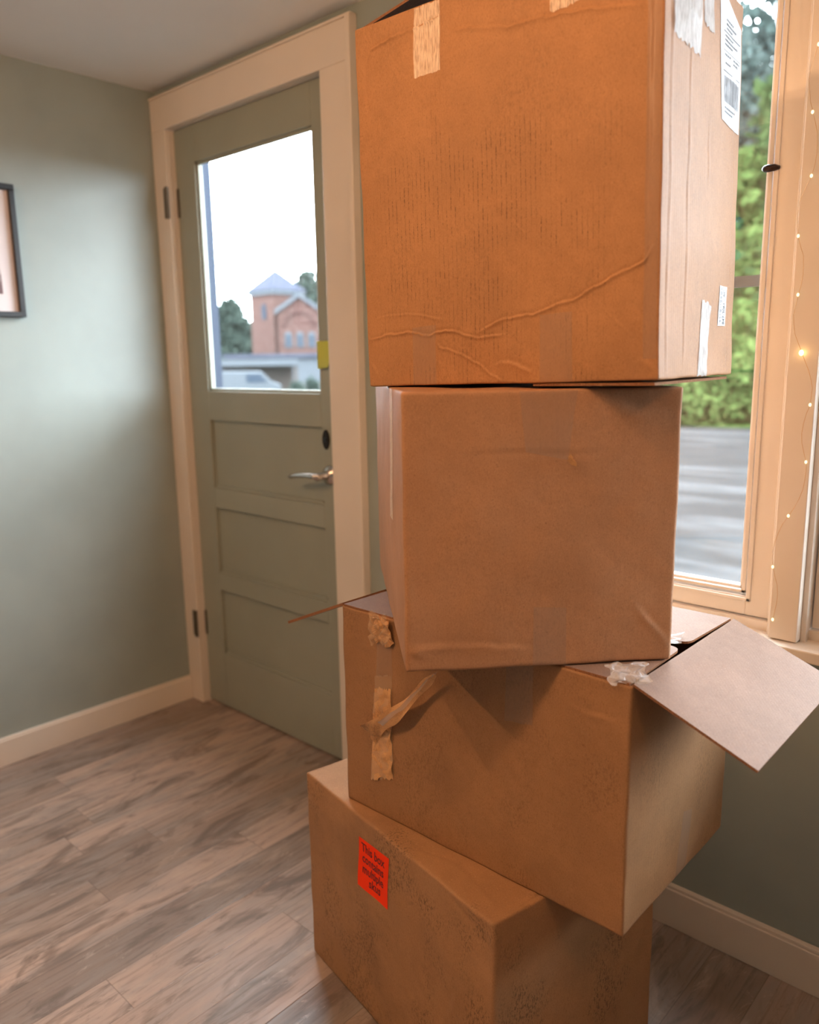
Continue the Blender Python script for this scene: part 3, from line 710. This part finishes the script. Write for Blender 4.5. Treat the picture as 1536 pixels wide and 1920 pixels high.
# loose plastic film around the opened box
crumple('plastic_film', M['film'], None, (1.565, -.405, .874), (.75, -.5, .1), (.25, .3, 1), .075, .055, .018, 21, label='crumpled clear plastic film poking out at the left of the opened box', cat='plastic film')
crumple('plastic_film', M['film'], None, (2.172, -.612, .8570), (.8, .55, .12), (-.4, .5, .35), .055, .036, .008, 25, label='scrap of clear plastic film at the front right corner of the opened box', cat='plastic film')
crumple('plastic_film', M['film'], None, (2.10, -.43, .835), (1, 0, .1), (0, 1, .3), .12, .08, .012, 29, label='bluish plastic film down inside the opened box by the back flap', cat='plastic film')

# ------------------------------------------------------------------ fairy lights on the window post
sl_ = empty('string_lights', (2.205, -.03, .79), label='thin copper wire string of tiny warm bulbs draped on the window post', cat='string lights')
bpy.context.view_layer.update()
bp = [(2.222, -.029, 1.862, 0), (2.194, -.028, 1.838, 0), (2.192, -.028, 1.729, 0), (2.198, -.028, 1.622, 0), (2.183, -.028, 1.521, 0), (2.190, -.028, 1.417, 0), (2.204, -.030, 1.312, 1), (2.226, -.030, 1.217, 0), (2.226, -.028, 1.110, 0), (2.202, -.028, 1.004, 0), (2.180, -.028, .899, 0), (2.187, -.028, .792, 0)]
wp = []
rr = random.Random(3)
for i in range(len(bp)-1):
    a, c_ = Vector(bp[i][:3]), Vector(bp[i+1][:3])
    for q in range(6):
        t_ = q/6; p = a.lerp(c_, t_); p.x += .010*math.sin(math.pi*t_)*(-1)**i+rr.uniform(-.001, .001); p.y -= .003*math.sin(math.pi*t_); wp.append(p)
wp.append(Vector(bp[-1][:3]))
at_parent(MB().tube(wp, .00045, 5).build('wire', M['wire'], sl_), sl_)
for i, (x, y, z, big) in enumerate(bp[1:]):
    r_ = .0042 if big else .0026
    prof = [(0, -r_*1.3)]+[(r_*math.sin(a), -r_*1.3*math.cos(a)) for a in [math.pi*q/7 for q in range(1, 7)]]+[(0, r_*1.3)]
    at_parent(MB().lathe(prof, 'z', (x, y-.001, z), 10).build('bulb', M['bulb'] if big else M['bulb_dim'], sl_, smooth=True), sl_)

# little glass drop hanging in the window, half hidden by the top box
og = empty('hanging_ornament', (2.022, .016, 1.50), label='small blue and amber glass ornament hanging in the window beside the top box', cat='ornament')
bpy.context.view_layer.update()
def ball(o3, r, n=14): 
    prof = [(0.0001, -r)]+[(r*math.sin(a), -r*math.cos(a)) for a in [math.pi*q/10 for q in range(1, 10)]]+[(0.0001, r)]
    return MB().lathe(prof, 'z', o3, n)
at_parent(ball((2.022, .016, 1.575), .014).build('glass_bead', M['bluegl'], og, smooth=True), og)
at_parent(ball((2.020, .016, 1.545), .009).build('glass_bead', M['amber'], og, smooth=True), og)
at_parent(ball((2.022, .016, 1.512), .012).build('glass_bead', M['bluegl'], og, smooth=True), og)
at_parent(MB().tube([(2.022, .016, 1.50), (2.022, .016, 2.10)], .0005, 5).build('cord', M['wire'], og), og)

# ------------------------------------------------------------------ outdoors
GZ = -.40
def mat_noise(name, c0, c1, scale, rough=.8, c2=None):
    k = N(name); o = k.obj(); n_ = k.noise(o, scale, 5, .6)
    c = k.mix(k.rng(n_, .35, .65), c0, c1)
    return k.done(k.bsdf(c, .95, 0.0))
k = N('wet_asphalt'); o = k.obj()
n1 = k.noise(k.map(o, (.28, 1.5, 1), rot=(0, 0, -.35)), 1.0, 5, .6, .6); n2 = k.noise(k.map(o, (1.2, 1.2, 1)), 1.0, 4)
c = k.mix(k.rng(n1, .40, .62), (0.0077, 0.0080, 0.0084), (0.0252, 0.0259, 0.0273)); c = k.mix(k.math('MULTIPLY', k.rng(n2, .5, .7), .4), c, (0.0154, 0.0154, 0.0154))
M['asphalt'] = k.done(k.bsdf(c, k.rng(n1, .40, .62, .85, .7), .04))
M['brick'] = mat_noise('church_brick', (0.0434, 0.0252, 0.0224), (0.0574, 0.0350, 0.0308), 2.0)
M['brick_dark'] = mat_noise('church_arch_brick', (0.0385, 0.0231, 0.0210), (0.0490, 0.0294, 0.0266), 2.0)
M['slate'] = mat_noise('slate_roof', (0.0252, 0.0280, 0.0385), (0.0350, 0.0371, 0.0490), 2.0)
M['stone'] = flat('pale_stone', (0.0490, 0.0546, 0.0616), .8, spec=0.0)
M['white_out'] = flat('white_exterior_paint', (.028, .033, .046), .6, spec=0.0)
M['dark_glass'] = flat('dark_window', (0.0210, 0.0280, 0.0385), .5, spec=0.0)
M['grass'] = mat_noise('grass_verge', (0.0245, 0.0455, 0.0126), (0.0455, 0.0735, 0.0210), 3.0)
M['bark'] = mat_noise('bark', (0.0420, 0.0315, 0.0245), (0.0700, 0.0560, 0.0420), 6.0)
M['tan_wall'] = flat('tan_block_wall', (0.0420, 0.0350, 0.0315), .8, spec=0.0)
def leafmat(name, a, b_):
    k = N(name); o = k.obj(); n_ = k.noise(o, 1.3, 3); n3 = k.noise(o, 14, 2)
    c = k.mix(k.rng(n_, .35, .65), a, b_); c = k.mix(k.math('MULTIPLY', k.rng(n3, .4, .7), .5), c, [x*.5 for x in a])
    d = k.n('ShaderNodeBsdfDiffuse', {0: c}).outputs[0]; tl = k.n('ShaderNodeBsdfTranslucent', {0: c}).outputs[0]
    return k.done(k.n('ShaderNodeMixShader', {0: .35, 1: d, 2: tl}).outputs[0])
M['leaf_a'] = leafmat('leaf_green', (0.0210, 0.0378, 0.0154), (0.0420, 0.0630, 0.0238))
M['leaf_b'] = leafmat('leaf_bright', (0.0336, 0.0546, 0.0168), (0.0630, 0.0910, 0.0294))
M['leaf_c'] = leafmat('leaf_haze_tint', (0.0364, 0.0518, 0.0476), (0.0595, 0.0770, 0.0735))  # bluish tint paints haze and glass glare into the leaf colour
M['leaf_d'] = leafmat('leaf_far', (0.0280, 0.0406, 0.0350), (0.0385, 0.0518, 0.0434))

MB().box((-170, .16, GZ-.3), (90, 170, GZ)).build('ground', M['asphalt'], kind='structure')
def polar(az, D, z=0.0):
    a = math.radians(az); return Vector((CAM.x-math.sin(a)*D, CAM.y+math.cos(a)*D, z))
def zel(el, D): return CAM.z+el*D

def foliage(name, mat, parent, blobs, n, size, seed):
    rs = np.random.RandomState(seed); vs = []; fs = []
    wts = np.array([b_[3]**2 for b_ in blobs]); wts = wts/wts.sum()
    ids = rs.choice(len(blobs), n, p=wts)
    for i in ids:
        cx, cy, cz, r = blobs[i]
        d = rs.normal(size=3); d /= np.linalg.norm(d); rad = r*(.55+.45*rs.rand()**.5)*(1+.18*math.sin(d[0]*7+d[2]*5+i))
        p = np.array([cx, cy, cz])+d*rad*np.array([1, 1, .85])
        a = rs.normal(size=3); a /= np.linalg.norm(a); b_ = np.cross(a, rs.normal(size=3)); b_ /= np.linalg.norm(b_); s_ = size*(.6+.8*rs.rand())
        k0 = len(vs); vs += [tuple(p-a*s_), tuple(p+b_*s_*.55), tuple(p+a*s_), tuple(p-b_*s_*.55)]; fs.append((k0, k0+1, k0+2, k0+3))
    me = bpy.data.meshes.new(name); me.from_pydata(vs, [], fs); return link(name, me, mat, parent)
def tree(pos, height, crown, mat, seed, label, name='tree', cat='tree', group=None, leaves=3500, size=.2, nb=12, low=.35, trunk=.16):
    rs = random.Random(seed)
    e = empty(name, pos, label=label, cat=cat, group=group)
    blobs = []
    for i in range(nb):
        t_ = low+(1-low)*(i+.5)/nb; rr_ = crown*(.45+.35*math.sin(math.pi*min(1, t_*1.05)))
        a = rs.uniform(0, 6.28); q = rs.uniform(.0, .62)*crown*math.sin(math.pi*min(.96, .15+t_*.85))
        blobs.append((math.cos(a)*q, math.sin(a)*q, height*t_-rr_*.35, rr_*.8))
    foliage('foliage', mat, e, blobs, leaves, size, seed)
    b = MB(); top = height*.75
    b.tube([(0, 0, -.1), (.05, 0, top*.3), (-.05, .05, top*.65), (0, 0, top)], [trunk, trunk*.8, trunk*.5, trunk*.15], 8)
    for i in range(5):
        a = rs.uniform(0, 6.28); z0 = top*(.35+.1*i); b.tube([(0, 0, z0), (math.cos(a)*crown*.3, math.sin(a)*crown*.3, z0+crown*.25), (math.cos(a)*crown*.55, math.sin(a)*crown*.55, z0+crown*.5)], [trunk*.4, trunk*.25, trunk*.08], 6)
    b.build('trunk', M['bark'], e)
    return e
# verge across the road and its shrubs
Dv = 20.5
va = [polar(az, Dv+.3*math.sin(az), GZ+.02) for az in range(2, 46, 4)]; vb = [polar(az, Dv+9, GZ+.35) for az in range(2, 46, 4)]
b = MB()
for i in range(len(va)-1):
    b.poly([va[i], va[i+1], vb[i+1], vb[i]])
b.build('grass_verge', M['grass'], label='green grass verge across the road seen through the window', cat='grass', kind='stuff')
shr = [(16.2, 21.6, 2.3, 1.5, 'leaf_a', 'rounded mid green shrub across the road, rightmost behind the window pane'), (18.9, 21.4, 1.9, 1.25, 'leaf_b', 'low bright green shrub at the road edge, close to the right stile of the window'),
       (20.4, 22.6, 3.0, 1.6, 'leaf_b', 'tall yellow-green shrub across the road, below the window rail'), (22.6, 21.6, 1.8, 1.3, 'leaf_b', 'low yellow-green shrub across the road, beside the second highest box'),
       (25.2, 22.0, 2.3, 1.5, 'leaf_a', 'green shrub across the road, mostly hidden behind the boxes'), (13.2, 22.0, 2.6, 1.6, 'leaf_a', 'green shrub across the road, hidden past the window post')]
for i, (az, D, h_, r_, mt, lb) in enumerate(shr):
    tree(polar(az, D, GZ+.02), h_, r_, M[mt], 50+i, lb, name='shrub', cat='shrub', group='shrubs across the road', leaves=3200, size=.13, nb=9, low=.22, trunk=.05)
trs = [(17.6, 27, 9.5, 3.2, 'leaf_a', 'leafy tree across the road, just left of the window post'), (21.6, 26, 7.0, 2.6, 'leaf_b', 'bright green tree across the road, nearest behind the shrubs'),
       (19.6, 33, 14.5, 3.8, 'leaf_c', 'tall haze-tinted green tree with sky showing between its branches, behind the brighter tree'), (23.8, 30, 13.0, 4.0, 'leaf_c', 'tall tree across the road, left edge hidden behind the top box'),
       (14.2, 30, 12.0, 3.8, 'leaf_c', 'tall tree across the road, right of the window post')]
for i, (az, D, h_, r_, mt, lb) in enumerate(trs):
    tree(polar(az, D, GZ+.2), h_, r_, M[mt], 80+i, lb, group='trees across the road', leaves=8200, size=.21, nb=19, low=.30)

# porch post just outside the door
pp = polar(56.05, 4.35, GZ)
b = MB(); b.box((pp.x-.034, pp.y-.034, GZ), (pp.x+.034, pp.y+.034, 3.0)); b.box((pp.x-.05, pp.y-.05, GZ), (pp.x+.05, pp.y+.05, GZ+.2))
b.build('porch_post', M['white_out'], bevel=.004, label='white painted porch post outside the glass of the door', cat='post')

# church
Dc = 110
ch = empty('church', polar(51.75, Dc, GZ), label='red brick church with square tower and pyramid roof seen through the door glass', cat='church')
bpy.context.view_layer.update()
toC = Vector((CAM.x, CAM.y, 0))-Vector((ch.location.x, ch.location.y, 0)); toC.normalize()
thn = math.atan2(toC.y, toC.x)
# tower: nearest corner at the origin
a1 = thn+math.pi+math.radians(38.2); a2 = a1-math.pi/2           # edge directions away from the corner
e1 = Vector((math.cos(a1), math.sin(a1), 0)); e2 = Vector((math.cos(a2), math.sin(a2), 0))
# e1 leads to the viewer's right when its cross product with toC is negative
if toC.cross(e1).z < 0: eR, eL = e1, e2
else: eR, eL = e2, e1
O = Vector((ch.location.x, ch.location.y, 0)); S = 5.0; zE = zel(.0800, Dc); zA = zel(.1090, Dc)
def P(a, c_, z): q = O+eR*a+eL*c_; return Vector((q.x, q.y, z))
def cbuild(b, name, mat, **kw):
    return at_parent(b.build(name, mat, ch if 'par' not in kw else kw.pop('par'), **kw), ch)
def slab(b, a0, a1_, c0, c1, z0, z1):
    pts = [P(a0, c0, 0), P(a1_, c0, 0), P(a1_, c1, 0), P(a0, c1, 0)]
    b.prism(pts, lambda p, d: (p[0], p[1], d), z0, z1); return b
cbuild(slab(MB(), 0, S, 0, S, GZ, zE), 'tower', M['brick'])
cbuild(slab(MB(), -.3, S+.3, -.3, S+.3, zE, zE+.55), 'cornice', M['stone'])
b = MB(); ap = P(S/2, S/2, zA+.3); cs = [P(-.45, -.45, zE+.55), P(S+.45, -.45, zE+.55), P(S+.45, S+.45, zE+.55), P(-.45, S+.45, zE+.55)]
for i in range(4): b.poly([cs[i], cs[(i+1) % 4], ap])
b.poly(cs[::-1]); cbuild(b, 'tower_roof', M['slate'])
def arch(b, base, dirv, nrm, c0, w_, z0, z1, d=.12):
    pts = [(-w_/2, z0), (w_/2, z0)]+[(w_/2*math.cos(a), z1+w_/2*math.sin(a)) for a in [math.pi*q/8 for q in range(9)]]
    b.prism(pts, lambda p, q: base+dirv*(c0+p[0])+nrm*q+Vector((0, 0, p[1])), 0.02, d); return b
nL = -eR; nR = -eL   # outward normals of the left (eL) and right (eR) faces
for c0 in (1.6, 3.3): cbuild(arch(MB(), Vector((O.x, O.y, 0)), eL, nL, c0, .8, zE-5.0, zE-2.0), 'louvre_window', M['dark_glass'])
cbuild(arch(MB(), Vector((O.x, O.y, 0)), eR, nR, 2.0, .8, zE-3.2, zE-1.6), 'louvre_window', M['dark_glass'])
cbuild(arch(MB(), Vector((O.x, O.y, 0)), eL, nL, 3.6, .9, GZ+2.0, GZ+4.2), 'arched_window', M['stone'])
# gabled nave in front of the right side
nv = polar(50.02, Dc-3.0, 0); side = Vector((math.cos(thn+math.pi/2), math.sin(thn+math.pi/2), 0))
zP = zel(.0760, Dc-3); hw = 2.75; ze = zP-1.9
def G(s_, z, d): q = nv+side*s_-toC*d; return Vector((q.x, q.y, z))
b = MB(); b.prism([(-hw, GZ), (hw, GZ), (hw, ze), (0, zP), (-hw, ze)], lambda p, d: G(p[0], p[1], d), 0, 2.6); cbuild(b, 'nave', M['brick'])
b = MB()
for sg in (-1, 1): b.prism([(0, zP), (0, zP+.55), (sg*(hw+.4), ze+.28), (sg*(hw+.4), ze-.27)], lambda p, d: G(p[0], p[1], d), -.4, 2.7)
cbuild(b, 'gable_roof', M['stone'])
b = MB(); pts = [(2.1*math.cos(a), ze-1.7+2.0*math.sin(a)) for a in [math.pi*q/12 for q in range(13)]]+[(1.75*math.cos(a), ze-1.7+1.65*math.sin(a)) for a in [math.pi*(12-q)/12 for q in range(13)]]
b.prism(pts, lambda p, d: G(p[0], p[1], -d), .02, .2); cbuild(b, 'brick_arch', M['brick_dark'])
for c0 in (-1.5, .0, 1.5):
    f_ = cbuild(arch(MB(), Vector((nv.x, nv.y, 0)), side, toC, c0, .95, zel(.016, Dc), zel(.030, Dc)), 'arched_window', M['stone'])
    at_parent(arch(MB(), Vector((nv.x, nv.y, 0)), side, toC, c0, .5, zel(.017, Dc), zel(.029, Dc), .2).build('pane', M['dark_glass'], f_), f_)

# low shop canopy, white truck and parked cars before the church
def oriented(az, D, z):
    p = polar(az, D, z); a = math.radians(az); return p, Vector((math.cos(a), math.sin(a), 0)), Vector((-math.sin(a), math.cos(a), 0))   # point, right, away
def obox(b, base, rt, aw, r0, r1, a0, a1_, z0, z1, mi=0):
    pts = [base+rt*r0+aw*a0, base+rt*r1+aw*a0, base+rt*r1+aw*a1_, base+rt*r0+aw*a1_]
    b.prism([(p.x, p.y) for p in pts], lambda p, d: (p[0], p[1], d), z0, z1, mi); return b
Dk = 42; p, rt, aw = oriented(53.2, Dk, 0); kc = empty('carport', (p.x, p.y, GZ), label='long low building with a flat white roof in front of the church', cat='building')
bpy.context.view_layer.update()
at_parent(obox(MB(), p, rt, aw, -2.9, 2.1, -1.5, 6, zel(-.0045, Dk), zel(.0030, Dk)).build('roof', M['stone'], kc), kc)
at_parent(obox(MB(), p, rt, aw, -2.7, 1.9, .2, 6, GZ, zel(-.0045, Dk)).build('wall', M['tan_wall'], kc), kc)
at_parent(obox(MB(), p, rt, aw, -2.9, -2.75, -1.4, -1.25, GZ, zel(-.0045, Dk)).build('post', M['tan_wall'], kc), kc)
at_parent(obox(MB(), p, rt, aw, 1.9, 2.05, -1.4, -1.25, GZ, zel(-.0045, Dk)).build('post', M['tan_wall'], kc), kc)
Dk = 70; p, rt, aw = oriented(50.6, Dk, 0)
o = obox(MB(), p, rt, aw, -5.5, 6, 0, 6, GZ, zel(.0045, Dk)).build('shop_building', M['stone'], label='pale low shop building with a dark roof line below the church', cat='building')
rf = obox(MB(), p, rt, aw, -5.8, 6.3, -.3, 6.3, zel(.0045, Dk), zel(.0095, Dk)).build('roof', M['slate'], o)
Dk = 34; p, rt, aw = oriented(54.1, Dk, 0); vn = empty('van', (p.x, p.y, GZ), label='white van parked before the flat-roofed building', cat='van'); bpy.context.view_layer.update()
o3 = lambda pt, d: p+rt*pt[0]+aw*d+Vector((0, 0, pt[1]))
bd = at_parent(MB().prism([(-1.7, GZ+.35), (1.5, GZ+.35), (1.6, GZ+.75), (1.2, GZ+.9), (.8, GZ+1.32), (-1.65, GZ+1.36)], o3, 0, 1.7).build('body', M['stone'], vn, bevel=.06), vn)
at_parent(MB().prism([(.15, GZ+.88), (1.0, GZ+.88), (.72, GZ+1.22), (.15, GZ+1.22)], o3, -.02, 1.72).build('side_window', M['dark_glass'], vn), vn)
for wx in (-1.1, 1.0):
    pts = [(wx+.31*math.cos(a), GZ+.31+.31*math.sin(a)) for a in [2*math.pi*q/16 for q in range(16)]]
    at_parent(MB().prism(pts, o3, -.04, .2).build('wheel', M['black'], vn), vn)
# pinkish low building and hedge by the right edge of the glass
Dk = 30; p, rt, aw = oriented(49.7, Dk, GZ)
for j, (az, h_) in enumerate(((50.4, 1.0), (49.3, 1.15))):
    tree(polar(az, 30, GZ), h_, .55, M['leaf_d'], 130+j, ('low hedge bush before the church, left of the pair', 'low hedge bush at the right edge of the door glass')[j], name='shrub', cat='shrub', group='hedge bushes before the church', leaves=700, size=.09, nb=6, low=.3, trunk=.04)
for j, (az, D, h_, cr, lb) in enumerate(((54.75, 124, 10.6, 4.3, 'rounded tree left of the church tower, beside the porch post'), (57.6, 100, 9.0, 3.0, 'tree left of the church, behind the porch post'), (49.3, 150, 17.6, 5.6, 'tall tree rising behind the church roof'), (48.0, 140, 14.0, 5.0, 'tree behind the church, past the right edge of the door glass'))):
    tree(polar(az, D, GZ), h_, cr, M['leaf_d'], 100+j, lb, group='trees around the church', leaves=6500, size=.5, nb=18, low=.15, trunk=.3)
